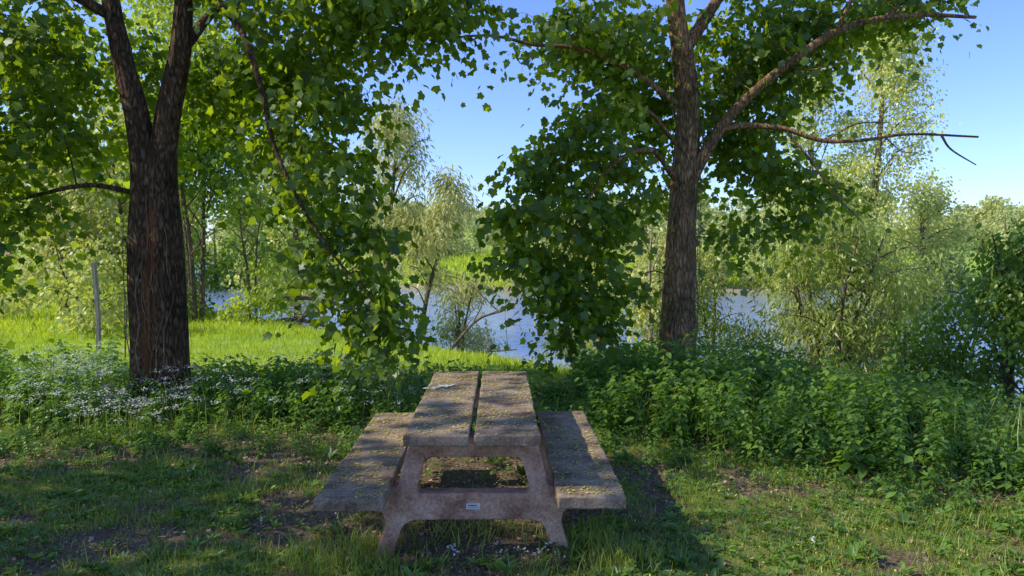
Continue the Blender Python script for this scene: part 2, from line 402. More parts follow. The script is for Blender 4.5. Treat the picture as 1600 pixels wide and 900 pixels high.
def slab(name, x0, x1, y0, y1, z1, th):
    bm = bmesh.new()
    bmesh.ops.create_cube(bm, size=1)
    for v in bm.verts:
        v.co = Vector(((x0 + x1) / 2 + v.co.x * (x1 - x0), (y0 + y1) / 2 + v.co.y * (y1 - y0), z1 - th / 2 + v.co.z * th))
    bmesh.ops.bevel(bm, geom=bm.edges[:], offset=.010, segments=3, affect='EDGES', profile=.6)
    bmesh.ops.subdivide_edges(bm, edges=[e for e in bm.edges if e.calc_length() > .3], cuts=30, use_grid_fill=True)
    for v in bm.verts:
        v.co += Vector([(float(vnoise(v.co.x * 12 + k * 7, v.co.y * 12 + v.co.z * 20, 1, k * 3)) - .5) * .009 for k in range(3)])
    me = bpy.data.meshes.new(name); bm.to_mesh(me); bm.free()
    for p in me.polygons: p.use_smooth = True
    return mk_obj(name, me, M_top, table)
slab('table_top_left', CX - .375, CX - .014, 3.93, 5.95, .752, .062)
slab('table_top_right', CX + .014, CX + .375, 3.94, 5.94, .75, .062)
slab('seat_left', CX - .83, CX - .465, 3.79, 5.78, .45, .068)
slab('seat_right', CX + .465, CX + .83, 3.80, 5.80, .452, .068)

def rounded(poly, r=.03, k=4):
    out = []; n = len(poly)
    for i in range(n):
        p = np.array(poly[i]); a = np.array(poly[i - 1]) - p; c = np.array(poly[(i + 1) % n]) - p
        rr = min(r, .45 * np.linalg.norm(a), .45 * np.linalg.norm(c))
        p0 = p + a / np.linalg.norm(a) * rr; p1 = p + c / np.linalg.norm(c) * rr
        for j in range(k + 1):
            t = j / k; out.append((1 - t) ** 2 * p0 + 2 * t * (1 - t) * p + t * t * p1)
    return out
FY = 4.20
def frame(name, yc):
    cu = bpy.data.curves.new(name, 'CURVE'); cu.dimensions = '2D'; cu.fill_mode = 'BOTH'; cu.extrude = .045; cu.bevel_depth = .008; cu.bevel_resolution = 2
    half = [(.355, .682), (.385, .56), (.43, .385), (.74, .376), (.745, .345), (.62, .315), (.52, .25), (.50, .18), (.53, .08), (.60, -.10), (.50, -.10), (.45, .08), (.42, .165), (.36, .205)]
    full = half + [(-x, z) for x, z in reversed(half)]
    hole = [(.285, .575), (.345, .345), (-.345, .345), (-.285, .575)]
    for pl, r in ((full, .03), (hole, .045)):
        pts = rounded(pl, r)
        sp = cu.splines.new('POLY'); sp.points.add(len(pts) - 1)
        for q_, p in zip(sp.points, pts): q_.co = (p[0], p[1], 0, 1)
        sp.use_cyclic_u = True
    ob = bpy.data.objects.new('tmp', cu); COL.objects.link(ob)
    dg = bpy.context.evaluated_depsgraph_get(); dg.update()
    me = bpy.data.meshes.new_from_object(ob.evaluated_get(dg)); bpy.data.objects.remove(ob)
    for v in me.vertices:
        x, z, y = v.co; v.co = (CX + x, yc - y, z)
    me.materials.clear()
    return mk_obj(name, me, M_frame, table)
frame('support_front', FY)
frame('support_rear', 5.45)
def box(bm, x0, x1, y0, y1, z0, z1):
    r = bmesh.ops.create_cube(bm, size=1)
    for v in r['verts']:
        v.co = Vector(((x0 + x1) / 2 + v.co.x * (x1 - x0), (y0 + y1) / 2 + v.co.y * (y1 - y0), (z0 + z1) / 2 + v.co.z * (z1 - z0)))
M_plate = plain('plate_white', [(.3, (.6, .6, .56)), (.7, (.78, .78, .74))], 30, .5, .1)
M_ink = plain('plate_print', [(.3, (.08, .08, .08)), (.7, (.2, .2, .2))], 30, .6, .1)
F0 = FY - .053
bm = bmesh.new(); box(bm, CX - .04, CX + .04, F0 - .0065, F0 - .0025, .262, .296); me = bpy.data.meshes.new('label_plate'); bm.to_mesh(me); bm.free(); mk_obj('label_plate', me, M_plate, table)
bm = bmesh.new(); box(bm, CX - .031, CX + .022, F0 - .0085, F0 - .0075, .282, .289)
for k in range(6): box(bm, CX - .032 + k * .011, CX - .024 + k * .011, F0 - .0085, F0 - .0075, .270, .274)
me = bpy.data.meshes.new('label_print'); bm.to_mesh(me); bm.free(); mk_obj('label_print', me, M_ink, table)
parts = []
n = 34; P = np.stack([-.42 + rng.normal(0, .030, n), 5.27 + rng.normal(0, .04, n), np.full(n, .7585)], -1)
P[:, 0] += (P[:, 1] - 5.27) * .9
parts.append(inst('bit', P, rdir(n) * [1, 1, 0], np.tile([0, 0, 1.], (n, 1)), .014 + .028 * rng.random(n), rng.random(n)))
inst_obj('bird_dropping', parts, M_white, table)
parts = []
for (x0, x1, y0, y1, z, n) in [(CX - .37, CX - .02, 3.95, 5.93, .757, 620), (CX + .02, CX + .37, 3.95, 5.93, .755, 620), (CX - .825, CX - .47, 3.81, 5.76, .4555, 560), (CX + .47, CX + .825, 3.82, 5.78, .4575, 620)]:
    n = int(n * 1.5)
    P = np.stack([rng.uniform(x0, x1, n), rng.uniform(y0, y1, n), np.full(n, z)], -1)
    keep = vnoise(P[:, 0], P[:, 1], 5, 3) + rng.random(n) * .6 > .55
    P = P[keep]; n = len(P)
    parts.append(inst('bit', P, rdir(n) * [1, 1, 0], np.array([0, 0, 1.]) + rdir(n) * .25, .006 + .011 * rng.random(n), rng.random(n)))
inst_obj('fallen_blossom', parts, M_bloss, table)

# ---------------------------------------------------------------- maple trees
def seam(V):
    a = 1.5 * np.exp(-((V[:, 0] + 3.735 + .03 * np.sin(V[:, 2] * 2.2)) / .05) ** 2) * (V[:, 1] < 8.0) * sm((V[:, 2] - .15) / .3) * (1 - sm((V[:, 2] - 1.9) / .5))
    return np.clip(a * (.3 + .9 * vnoise(V[:, 0] * 4, V[:, 2] * 6, 1, 2)), 0, .85)
limbsL = [
    ([(-3.86, 8.0, -.15), (-3.85, 8, .8), (-3.86, 8, 1.7), (-3.83, 8, 2.5), (-3.88, 8, 3.1), (-4.02, 8, 3.8), (-4.15, 8.02, 4.5), (-4.4, 8.1, 6.3), (-4.6, 8.3, 9)], .195, .06),
    ([(-3.62, 8.03, -.15), (-3.61, 8, .8), (-3.60, 7.98, 1.7), (-3.63, 8, 2.5), (-3.57, 8, 3.1), (-3.42, 8, 3.8), (-3.32, 7.95, 4.5), (-3.05, 7.8, 6.4), (-2.7, 7.6, 9)], .195, .06),
    ([(-3.34, 7.95, 4.3), (-3.1, 7.75, 4.42), (-2.81, 7.4, 4.2), (-2.46, 7.2, 3.80), (-2.25, 7.1, 3.2), (-2.12, 7.0, 2.7), (-1.86, 6.95, 2.15), (-1.54, 6.9, 1.66), (-1.2, 6.9, 1.3)], .042, .008),
    ([(-3.95, 8, 2.35), (-4.4, 7.9, 2.42), (-5.0, 7.8, 2.28), (-5.6, 7.7, 2.15), (-6.4, 7.6, 2.2)], .03, .010),
    ([(-3.2, 7.8, 4.9), (-2.5, 7.7, 5.2), (-1.6, 7.8, 5.0), (-.7, 8.0, 4.6), (-.1, 8.1, 4.3)], .06, .012),
    ([(-4.1, 8, 4.2), (-4.9, 7.6, 4.6), (-5.8, 7.2, 4.6), (-6.8, 6.8, 4.3)], .06, .015),
    ([(-3.4, 8.05, 3.9), (-3.2, 8.8, 4.6), (-2.8, 9.8, 4.8), (-2.2, 10.8, 4.4)], .06, .015),
    ([(-4.2, 8, 5), (-4.3, 6.8, 5.7), (-4.0, 5.4, 6.2), (-3.6, 4, 6.2)], .07, .015),
    ([(-3.2, 7.8, 5.2), (-2.2, 6.8, 6.0), (-1.2, 5.6, 6.4), (-.2, 4.4, 6.3)], .07, .015),
]
clL = [(-1.55, 8.0, 4.35, 1.35, 1.3, .45, 95), (-.6, 7.9, 4.42, .6, .8, .26, 22),
       (-2.2, 8.0, 3.75, .6, .8, .2, 22), (-1.75, 7.8, 3.3, .6, .8, .2, 20), (-2.2, 7.8, 2.95, .5, .6, .18, 14), (-1.7, 7.6, 2.6, .55, .7, .18, 17), (-1.9, 7.5, 2.2, .45, .6, .16, 12), (-1.45, 7.4, 1.9, .5, .6, .16, 14),
       (-1.7, 7.3, 1.55, .4, .5, .14, 9), (-1.2, 7.3, 1.35, .42, .5, .16, 12), (-1.45, 7.2, 1.05, .3, .4, .12, 6), (-1.05, 7.2, .95, .25, .4, .14, 8),
       (-2.8, 8.8, 3.9, 1.0, 1.0, .5, 56), (-3.7, 9.5, 3.9, 1.4, .9, .7, 76), (-4.9, 8.1, 3.9, 1.3, 1.2, .7, 140),
       (-5.1, 7.9, 3.0, .8, .9, .25, 34), (-5.6, 7.8, 2.6, .6, .9, .22, 24), (-5.1, 7.7, 2.2, .6, .7, .16, 14), (-5.5, 7.7, 1.75, .5, .7, .2, 16),
       (-2.6, 9.5, 2.9, .7, .8, .35, 12), (-4.6, 9.5, 2.9, .7, .8, .35, 14),
       (-3.9, 7.2, 6.4, 4.0, 3.8, 1.3, 190), (-3.7, 7.6, 8.2, 3.0, 3.0, 1.4, 50)]
exL = lambda P: (P[:, 1] < 8.5) & (P[:, 0] > -4.45) & (P[:, 0] < -3.0) & (P[:, 2] < 4.9) & (P[:, 2] < 4.2 + .9 * vnoise(P[:, 0], P[:, 1], 2.5, 4))
tl = make_tree('shade_maple_tree', limbsL, clL, 'maple', .085, 30, .36, M_maple, M_bark, seamdir=seam, excl=exL, flat=.2, droop=.75)

limbsR = [
    ([(2.25, 9.1, -.25), (2.24, 9.1, .6), (2.25, 9.1, 1.3), (2.28, 9.1, 2.4), (2.34, 9.1, 3.3), (2.28, 9.1, 4.0), (2.15, 9.1, 4.8), (2.0, 9.1, 7), (2.1, 9.2, 10)], .24, .06),
    ([(2.38, 9.05, 2.6), (2.6, 8.95, 3.05), (2.92, 8.9, 3.48), (3.44, 8.85, 3.93), (4.1, 8.8, 4.36), (4.9, 8.8, 4.52), (5.7, 8.8, 4.5)], .085, .02),
    ([(2.74, 8.93, 3.2), (3.0, 8.85, 3.22), (3.4, 8.75, 3.17), (3.85, 8.7, 3.02), (4.35, 8.7, 3.03), (4.9, 8.7, 3.1), (5.72, 8.7, 3.07)], .04, .012),
    ([(5.28, 8.7, 3.08), (5.4, 8.7, 2.92), (5.72, 8.72, 2.74)], .016, .007),
    ([(4.0, 8.8, 4.3), (4.15, 8.7, 4.7), (4.05, 8.7, 5.0), (4.3, 8.8, 5.6)], .03, .012),
    ([(4.6, 8.8, 4.5), (5.0, 8.8, 4.75), (5.6, 8.8, 4.78)], .02, .008),
    ([(3.9, 8.72, 3.03), (4.2, 8.6, 3.2), (4.6, 8.6, 3.22)], .012, .005),
    ([(4.6, 8.7, 3.06), (4.8, 8.7, 2.9), (5.0, 8.7, 2.88)], .010, .004),
    ([(3.44, 8.85, 3.93), (3.7, 8.7, 3.85), (4.1, 8.6, 3.95)], .014, .005),
    ([(2.2, 9.05, 3.5), (1.6, 8.7, 3.8), (.95, 8.6, 4.05), (.4, 8.6, 4.1), (-.1, 8.6, 4.2), (-.7, 8.6, 4.16)], .04, .010),
    ([(2.15, 9, 2.6), (1.8, 8.7, 2.9), (1.3, 8.4, 2.7), (.9, 8.2, 2.1), (.6, 8.1, 1.4)], .035, .008),
    ([(2.2, 9.05, 3.0), (1.7, 8.7, 3.4), (1.1, 8.5, 3.3), (.7, 8.4, 2.9)], .03, .008),
    ([(3.4, 8.75, 3.17), (3.7, 8.7, 2.8), (3.95, 8.6, 2.4), (4.3, 8.6, 2.05)], .018, .006),
    ([(2.3, 9.1, 4.2), (3.0, 9.5, 5.2), (3.9, 9.9, 6.2), (4.6, 10, 7)], .08, .02),
    ([(2.1, 9.1, 5), (1.2, 8.6, 5.8), (.4, 8, 6.2), (-.3, 7.4, 6.2)], .07, .02),
    ([(2.1, 9.1, 5.4), (2.2, 7.8, 6.2), (2.6, 6.4, 6.6), (2.8, 5.2, 6.5)], .07, .02),
]
clR = [(1.2, 8.7, 3.35, .6, .6, .14, 16), (.8, 8.6, 3.0, .6, .6, .14, 18), (1.5, 8.8, 2.75, .45, .5, .14, 10), (.6, 8.5, 2.6, .6, .6, .13, 19), (1.3, 8.6, 2.3, .5, .5, .13, 13), (.45, 8.3, 2.15, .6, .6, .13, 19), (1.1, 8.5, 1.9, .5, .5, .12, 13),
       (.3, 8.2, 1.72, .45, .5, .12, 13), (.85, 8.3, 1.5, .5, .5, .12, 14), (1.35, 8.6, 1.3, .3, .4, .12, 7), (.6, 8.2, 1.15, .4, .4, .12, 11), (1.05, 8.4, .92, .32, .4, .1, 8), (.75, 8.3, .72, .22, .3, .08, 4),
       (1.2, 9.1, 4.35, .95, 1.0, .42, 84), (2.0, 10.0, 3.6, .9, .6, .8, 66), (2.0, 9.9, 2.5, .5, .4, .4, 10), (3.3, 9.7, 4.2, .95, .9, .75, 125), (4.4, 9.5, 4.7, .9, .8, .32, 48), (5.4, 9.2, 5.0, .4, .6, .2, 12),
       (3.2, 9.7, 3.2, .75, .6, .25, 28), (3.5, 9.5, 2.8, .6, .6, .2, 20), (3.9, 9.1, 2.45, .45, .5, .16, 12), (3.7, 9.1, 2.1, .35, .5, .12, 6), (3.0, 9.4, 1.9, .3, .4, .3, 6),
       (2.1, 9, 7.0, 3.3, 3.4, 1.4, 140), (2.1, 9, 9.0, 2.4, 2.4, 1.3, 36)]
n = 420; zz = rng.uniform(.3, 4.6, n); aa = rng.uniform(0, 6.283, n); keep = vnoise(zz * 1.6, aa * .7, 1, 8) > .47
zz, aa = zz[keep], aa[keep]; rr = .21 + .07 * rng.random(len(zz))
P = np.stack([2.27 + np.cos(aa) * rr, 9.1 + np.sin(aa) * rr, zz], -1)
ivy = [inst('maple', P, np.stack([np.cos(aa), np.sin(aa), -.6 + 0 * aa], -1) + rdir(len(P)) * .4, np.stack([np.cos(aa), np.sin(aa), .6 + 0 * aa], -1) + rdir(len(P)) * .4, .035 + .03 * rng.random(len(P)), rng.random(len(P)))]
exR = lambda P: (P[:, 1] < 9.3) & (P[:, 0] > 1.9) & (P[:, 0] < 2.9) & (P[:, 2] < 4.5)
trr = make_tree('shade_maple_tree', limbsR, clR, 'maple', .085, 30, .36, M_maple, M_bark2, extra=ivy, excl=exR, flat=.18, droop=.75)

# dead ivy stems creeping up the two trunks
def vines(parent, stems, n, ztop, z0=0):
    tb = Tubes()
    for k in range(n):
        sx, sy, rr_ = stems[k % len(stems)]
        z1 = random.uniform(.35, 1) * ztop; zs = np.arange(z0 + random.uniform(0, .3) * ztop, z1, .07)
        if len(zs) < 5: continue
        a0 = random.uniform(-1.2, 1.2); ph = random.random() * 6; A_ = random.uniform(.15, .4)
        pts = []
        for z in zs:
            a = a0 + A_ * math.sin(z * 2.3 + ph) + .12 * math.sin(z * 9 + ph * 2)
            r = rr_ * (1 - .06 * z) + .014
            cx = sx(z); pts.append((cx + math.sin(a) * r, sy - math.cos(a) * r, z))
        r0 = random.uniform(.004, .009)
        tb.add(np.array(pts), np.linspace(r0, r0 * .4, len(pts)), 5)
        for j in range(5):
            p = np.array(random.choice(pts)); d = np.array([random.uniform(-.14, .14), -.02, random.uniform(.05, .22)])
            tb.add(np.array([p, p + d * .5, p + d + [0, .015, 0]]), np.array([r0 * .6, r0 * .45, r0 * .2]), 4)
    tb.obj('ivy_stems', M_vine, parent)
fL = lambda z: float(np.interp(z, [0, .8, 1.7, 2.5, 3.1, 3.8], [-3.86, -3.85, -3.86, -3.83, -3.88, -4.02]))
fR = lambda z: float(np.interp(z, [0, .8, 1.7, 2.5, 3.1, 3.8], [-3.62, -3.61, -3.60, -3.63, -3.57, -3.42]))
fT = lambda z: float(np.interp(z, [0, .6, 1.3, 2.4, 3.3, 4.0, 4.8], [2.25, 2.24, 2.25, 2.28, 2.34, 2.28, 2.15]))
vines(tl, [(fL, 8.0, .215), (fR, 8.0, .215)], 11, 2.8)
vines(trr, [(fT, 9.1, .265)], 9, 4.2)

def shade_maple(x, y, h, r, n, zl=2.4):  # unseen maples added left of the frame to cast shade on the foreground
    z = float(H(x, y))
    limbs = [([(x, y, z - .1), (x + .05, y, z + 2), (x, y + .1, z + h * .5), (x + .2, y, z + h * .95)], .24, .05)]
    for k in range(7):
        a = k * 2.4; q_ = z + 2 + k * .5
        limbs.append(([(x, y, q_), (x + math.cos(a) * r * .4, y + math.sin(a) * r * .4, q_ + .7), (x + math.cos(a) * r * .8, y + math.sin(a) * r * .8, q_ + .8)], .06, .015))
    make_tree('shade_maple_tree', limbs, auto_clusters(x, y, z + zl, z + h, r, 16, n), 'maple', .16, 18, .45, M_maple, M_bark)
shade_maple(-9.2, 2.6, 8.6, 3.2, 290, 2.0)
shade_maple(-9.0, -2.8, 8.6, 3.3, 200, 2.2)

# ---------------------------------------------------------------- other trees and shrubs
def stem_tree(name, x, y, h, r, lobes, tot, tpl, ls, per, R, lm, bm_, zlow=.25, lean=(0, 0), r0=.12, stems=1, rr=.42, flat=.4, hang=.8, limbsn=6):
    z = float(H(x, y)); limbs = []
    for s in range(stems):
        a = random.random() * 6.28; sp_ = 0 if stems == 1 else r * .45
        tx = x + lean[0] + math.cos(a) * sp_; ty = y + lean[1] + math.sin(a) * sp_
        limbs.append(([(x + math.cos(a) * .1 * (stems > 1), y + math.sin(a) * .1 * (stems > 1), z - .1), (x + (tx - x) * .3, y + (ty - y) * .3, z + h * .35), (x + (tx - x) * .7 + random.uniform(-.1, .1) * r, y + (ty - y) * .7, z + h * .68), (tx, ty, z + h * .95)], r0, r0 * .2))
        for k in range(limbsn):
            f = .3 + .6 * k / limbsn; b_ = random.random() * 6.28
            px = x + (tx - x) * f; py = y + (ty - y) * f
            limbs.append(([(px, py, z + h * f), (px + math.cos(b_) * r * .35, py + math.sin(b_) * r * .35, z + h * (f + .1)), (px + math.cos(b_) * r * .7, py + math.sin(b_) * r * .7, z + h * (f + .13))], r0 * .3, r0 * .08))
    cl = auto_clusters(x + lean[0] * .6, y + lean[1] * .6, z + h * zlow, z + h * .97, r, lobes, tot, rr)
    return make_tree(name, limbs, cl, tpl, ls, per, R, lm, bm_, flat=flat, hang=hang, twr=1.2)

stem_tree('poplar_tree', 31.0, 60, 23.5, 4.8, 34, 950, 'diam', .26, 20, .95, M_poplar, M_twig, .22, r0=.35)
stem_tree('poplar_tree', 26.0, 61, 18, 3.8, 20, 480, 'diam', .26, 20, .95, M_poplar, M_twig, .15, r0=.28)
stem_tree('poplar_tree', 37.5, 64, 9, 4, 14, 300, 'diam', .28, 18, .9, M_poplar, M_twig, .1, r0=.28)
stem_tree('willow_tree', 5.9, 12.8, 3.9, 1.9, 26, 470, 'lance', .12, 44, .38, M_willow2, M_twig, .04, r0=.07, stems=4, rr=.38)
stem_tree('willow_tree', 7.8, 13.6, 3.8, 1.5, 18, 280, 'lance', .12, 40, .38, M_willow2, M_twig, .04, r0=.07, stems=3, rr=.38)
stem_tree('willow_tree', 4.2, 14.0, 3.4, 1.0, 12, 120, 'lance', .12, 40, .36, M_willow2, M_twig, .1, r0=.05, stems=2, rr=.38)
stem_tree('elder_shrub', 6.85, 9.5, 3.3, 1.1, 18, 290, 'ovate', .08, 42, .32, M_shrub, M_twig, .05, r0=.05, stems=3)
stem_tree('elder_shrub', 6.6, 10.8, 2.0, 1.0, 10, 130, 'ovate', .08, 40, .32, M_shrub, M_twig, .05, r0=.04, stems=3)
stem_tree('willow_tree', -3.4, 21.0, 7.8, 1.4, 18, 230, 'lance', .18, 34, .45, M_willow, M_twig, .4, lean=(.6, 0), r0=.11, rr=.34)
stem_tree('willow_tree', -2.3, 20.0, 5.4, 1.2, 12, 140, 'lance', .17, 34, .42, M_willow, M_twig, .45, lean=(1.0, 0), r0=.08, rr=.34)
stem_tree('willow_tree', -1.0, 17.5, 2.4, 1.1, 11, 100, 'lance', .13, 34, .34, M_willow, M_twig, .15, r0=.04, stems=3, rr=.34)
stem_tree('willow_tree', 2.2, 20.5, 5.2, 1.3, 14, 150, 'lance', .18, 34, .45, M_willow, M_twig, .3, r0=.08, stems=2, rr=.36)
stem_tree('willow_tree', 4.0, 18.0, 4.8, 1.2, 14, 150, 'lance', .17, 34, .45, M_willow, M_twig, .25, r0=.08, stems=2, rr=.36)
stem_tree('hawthorn_shrub', -7.0, 17.0, 5.2, 1.6, 20, 260, 'diam', .11, 36, .38, M_shrub, M_twig, .05, r0=.07, stems=3)
stem_tree('hawthorn_shrub', -5.6, 16.5, 3.0, .8, 8, 80, 'diam', .10, 30, .32, M_maple2, M_twig, .05, r0=.04, stems=3)
stem_tree('hawthorn_shrub', -9.2, 18.5, 5.4, 2.0, 18, 300, 'diam', .12, 36, .42, M_poplar, M_twig, .03, r0=.07, stems=3)
stem_tree('hawthorn_shrub', -8.2, 14.6, 1.9, 1.1, 8, 90, 'diam', .10, 30, .32, M_poplar, M_twig, .03, r0=.04, stems=3)
stem_tree('hawthorn_shrub', -10.6, 18.0, 4.4, 1.8, 18, 280, 'diam', .12, 36, .42, M_willow, M_twig, .03, r0=.07, stems=3)
stem_tree('hawthorn_shrub', -17.2, 33, 4.6, 2.2, 16, 240, 'diam', .15, 36, .45, M_poplar, M_twig, .03, r0=.07, stems=3)
stem_tree('ash_tree', -12.5, 29, 12.5, 4.2, 26, 400, 'diam', .20, 30, .65, M_maple2, M_twig, .12, r0=.22)
stem_tree('ash_tree', -20.5, 34, 12, 4.5, 26, 400, 'diam', .22, 30, .7, M_maple2, M_twig, .2, r0=.25)
stem_tree('ash_tree', -7.6, 27.5, 9.5, 2.4, 20, 240, 'diam', .18, 30, .55, M_poplar, M_twig, .2, r0=.16)
for (x, y, h, r) in [(2.72, 13.0, 3.2, .6), (3.3, 13.6, 3.6, .8), (1.7, 12.4, 2.2, .6)]:
    stem_tree('birch_sapling', x, y, h, r, 9, 56, 'ovate', .08, 26, .3, M_poplar, M_pale, .35, r0=.065)
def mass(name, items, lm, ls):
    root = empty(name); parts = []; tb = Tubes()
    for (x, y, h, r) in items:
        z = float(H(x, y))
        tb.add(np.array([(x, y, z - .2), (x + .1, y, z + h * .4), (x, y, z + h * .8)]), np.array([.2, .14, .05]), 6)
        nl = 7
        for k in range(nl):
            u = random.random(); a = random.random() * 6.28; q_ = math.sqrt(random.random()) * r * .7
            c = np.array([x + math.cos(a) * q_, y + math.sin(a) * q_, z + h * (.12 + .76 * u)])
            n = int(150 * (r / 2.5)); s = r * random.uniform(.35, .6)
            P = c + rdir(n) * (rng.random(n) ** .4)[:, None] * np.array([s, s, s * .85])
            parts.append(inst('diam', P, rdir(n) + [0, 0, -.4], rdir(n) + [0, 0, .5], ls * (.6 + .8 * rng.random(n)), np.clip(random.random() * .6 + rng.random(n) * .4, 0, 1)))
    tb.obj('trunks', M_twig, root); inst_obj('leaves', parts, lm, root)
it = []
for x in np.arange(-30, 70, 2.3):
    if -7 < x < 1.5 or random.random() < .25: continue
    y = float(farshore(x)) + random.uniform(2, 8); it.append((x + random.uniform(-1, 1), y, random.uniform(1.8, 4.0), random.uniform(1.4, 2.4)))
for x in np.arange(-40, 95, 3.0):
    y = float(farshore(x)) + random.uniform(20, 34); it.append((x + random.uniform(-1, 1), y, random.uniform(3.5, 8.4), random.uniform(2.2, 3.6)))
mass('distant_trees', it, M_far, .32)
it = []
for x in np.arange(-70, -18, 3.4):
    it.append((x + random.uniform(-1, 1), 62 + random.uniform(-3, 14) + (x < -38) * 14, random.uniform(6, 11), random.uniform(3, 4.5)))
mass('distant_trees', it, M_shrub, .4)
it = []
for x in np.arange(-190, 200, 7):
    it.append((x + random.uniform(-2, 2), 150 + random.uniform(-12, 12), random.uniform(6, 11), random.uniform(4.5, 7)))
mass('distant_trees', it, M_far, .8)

def dead(name, items, mat=M_twig):
    root = empty(name); tb = Tubes()
    for pts, r0 in items:
        C = catmull(pts, 6); tb.add(C, np.linspace(r0, r0 * .25, len(C)), 7, .15)
        for k in range(7):
            p = C[random.randrange(3, len(C))]; d = np.array([random.uniform(-1, 1), random.uniform(-.5, .5), random.uniform(-.1, 1)])
            tb.add(np.array([p, p + d * .4, p + d * .8 + [0, 0, .1]]), np.array([r0 * .3, r0 * .2, r0 * .08]), 5)
    tb.obj('branches', mat, root)
dead('fallen_branch', [([(-8.2, 21, -.3), (-7, 22, .1), (-5.5, 23, .0), (-3.8, 24, -.9)], .12), ([(-7.6, 21.5, -1.0), (-6.4, 22, -.5), (-5, 22.5, -.9), (-3.5, 23, -1.9)], .1), ([(-6.8, 21, -1.2), (-5.6, 22.5, -.2), (-4.2, 23.2, .2)], .08)])
dead('fallen_branch', [([(-1.6, 15.5, -1.1), (-1.1, 15.7, -.55), (-.5, 16, .1), (.1, 16.2, .3)], .06), ([(-1.7, 16, -1.1), (-.8, 16.2, -.7), (.4, 16.4, -.6)], .04)])

# ---------------------------------------------------------------- lawn
def grass_patch(x0, x1, y0, y1, n, hmin, hmax, w, densf, lean=.35, vb=0):
    X = rng.uniform(x0, x1, n); Y = rng.uniform(y0, y1, n)
    keep = rng.random(n) < densf(X, Y); X, Y = X[keep], Y[keep]; n = len(X)
    Z = H(X, Y) - .012
    hh = hmin + (hmax - hmin) * rng.random(n) ** 1.6 * (.5 + vnoise(X, Y, 1.8, 33))
    d = np.array([0, 0, 1.]) + rng.normal(size=(n, 3)) * lean
    d[:, 2] = np.abs(d[:, 2]) + .2
    a = rng.random(n) * 6.283; nn = np.stack([np.cos(a), np.sin(a), 0 * a], -1)
    v = np.clip(.5 * fbm(X, Y, .9, 40) + .6 * rng.random(n) - .1 + vb, 0, 1)
    return inst('blade', np.stack([X, Y, Z], -1), d, nn, hh, v, width=w * (.6 + .8 * rng.random(n)))
lawn_d = lambda X, Y: np.clip(1 - 1.1 * bare(X, Y), .04, 1) * (1 - .7 * bed(X, Y))
parts = [grass_patch(-4.8, 4.6, 3.6, 7.4, 190000, .02, .075, .0045, lawn_d),
         grass_patch(-4.8, 4.6, 3.6, 7.4, 14000, .06, .17, .005, lambda X, Y: lawn_d(X, Y) * (vnoise(X, Y, 1.5, 60) > .45), .4)]
for (cx, cy, s, n) in [(-.82, 4.25, .09, 200), (.52, 4.25, .10, 250), (.72, 4.0, .16, 450), (-.9, 4.0, .16, 400), (-.15, 4.5, .3, 300)]:
    X = rng.normal(cx, s, n); Y = rng.normal(cy, s * .6, n)
    d = np.array([0, 0, 1.]) + rng.normal(size=(n, 3)) * .35; a = rng.random(n) * 6.283
    parts.append(inst('blade', np.stack([X, Y, H(X, Y) - .01], -1), d, np.stack([np.cos(a), np.sin(a), 0 * a], -1), .05 + .10 * rng.random(n), rng.random(n), width=.005))
inst_obj('lawn_grass', parts, M_grass)
def rosettes(n, x0, x1, y0, y1, densf, s0, s1, k=7, tpl='ovate', up=.55):
    X = rng.uniform(x0, x1, n); Y = rng.uniform(y0, y1, n); kp = rng.random(n) < densf(X, Y); X, Y = X[kp], Y[kp]; n = len(X)
    P = np.repeat(np.stack([X, Y, H(X, Y)], -1), k, 0); a = rng.random(n * k) * 6.283
    d = np.stack([np.cos(a), np.sin(a), up * (.4 + rng.random(n * k))], -1); nn = np.tile([0, 0, 1.], (n * k, 1)) + rdir(n * k) * .25
    s = np.repeat(rng.uniform(s0, s1, n), k) * (.6 + .6 * rng.random(n * k))
    return inst(tpl, P + norm(d) * .01, d, nn, s, np.clip(np.repeat(rng.random(n), k) * .7 + .3 * rng.random(n * k), 0, 1), width=s * .7)
parts = [rosettes(6500, -4.8, 4.6, 3.6, 7.4, lambda X, Y: np.clip(lawn_d(X, Y) + .1, 0, 1), .03, .07), rosettes(220, -4.6, 4.4, 3.7, 7.2, lambda X, Y: (vnoise(X, Y, 1.1, 77) > .5) * lawn_d(X, Y), .07, .12, 9, 'ovate', .8)]
inst_obj('lawn_weeds', parts, M_nettle)
n = 18000; X = rng.uniform(-4.8, 4.6, n); Y = rng.uniform(3.6, 7.2, n); kp = rng.random(n) < .2 + bare(X, Y); X, Y = X[kp], Y[kp]; n = len(X)
inst_obj('leaf_litter', [inst('bit', np.stack([X, Y, H(X, Y) + .004 - .03 * bare(X, Y) + .012], -1), rdir(n) * [1, 1, .2], np.array([0, 0, 1.]) + rdir(n) * .5, .008 + .025 * rng.random(n) ** 2, rng.random(n))], M_litter)
n = 3500; X = rng.uniform(-4.8, 4.6, n); Y = rng.uniform(3.6, 7.2, n)
inst_obj('fallen_blossom', [inst('bit', np.stack([X, Y, H(X, Y) + .02 + .03 * rng.random(n)], -1), rdir(n), rdir(n) + [0, 0, 1], .005 + .007 * rng.random(n), rng.random(n))], M_bloss)
mead = lambda X, Y: (H(X, Y) > WATER + .15) * (1 - .8 * bed(X, Y))
parts = [grass_patch(-9, 9, 7.2, 15, 60000, .05, .18, .010, mead, .3, .1), grass_patch(-14, 8, 14, 27, 60000, .08, .22, .018, mead, .3, .2),
         grass_patch(-34, -9, 9, 44, 80000, .08, .30, .03, mead, .3, .25), grass_patch(-12, 40, 56, 90, 50000, .3, .8, .09, lambda X, Y: H(X, Y) > WATER + .3, .3, .25)]
inst_obj('meadow_grass', parts, M_meadow)

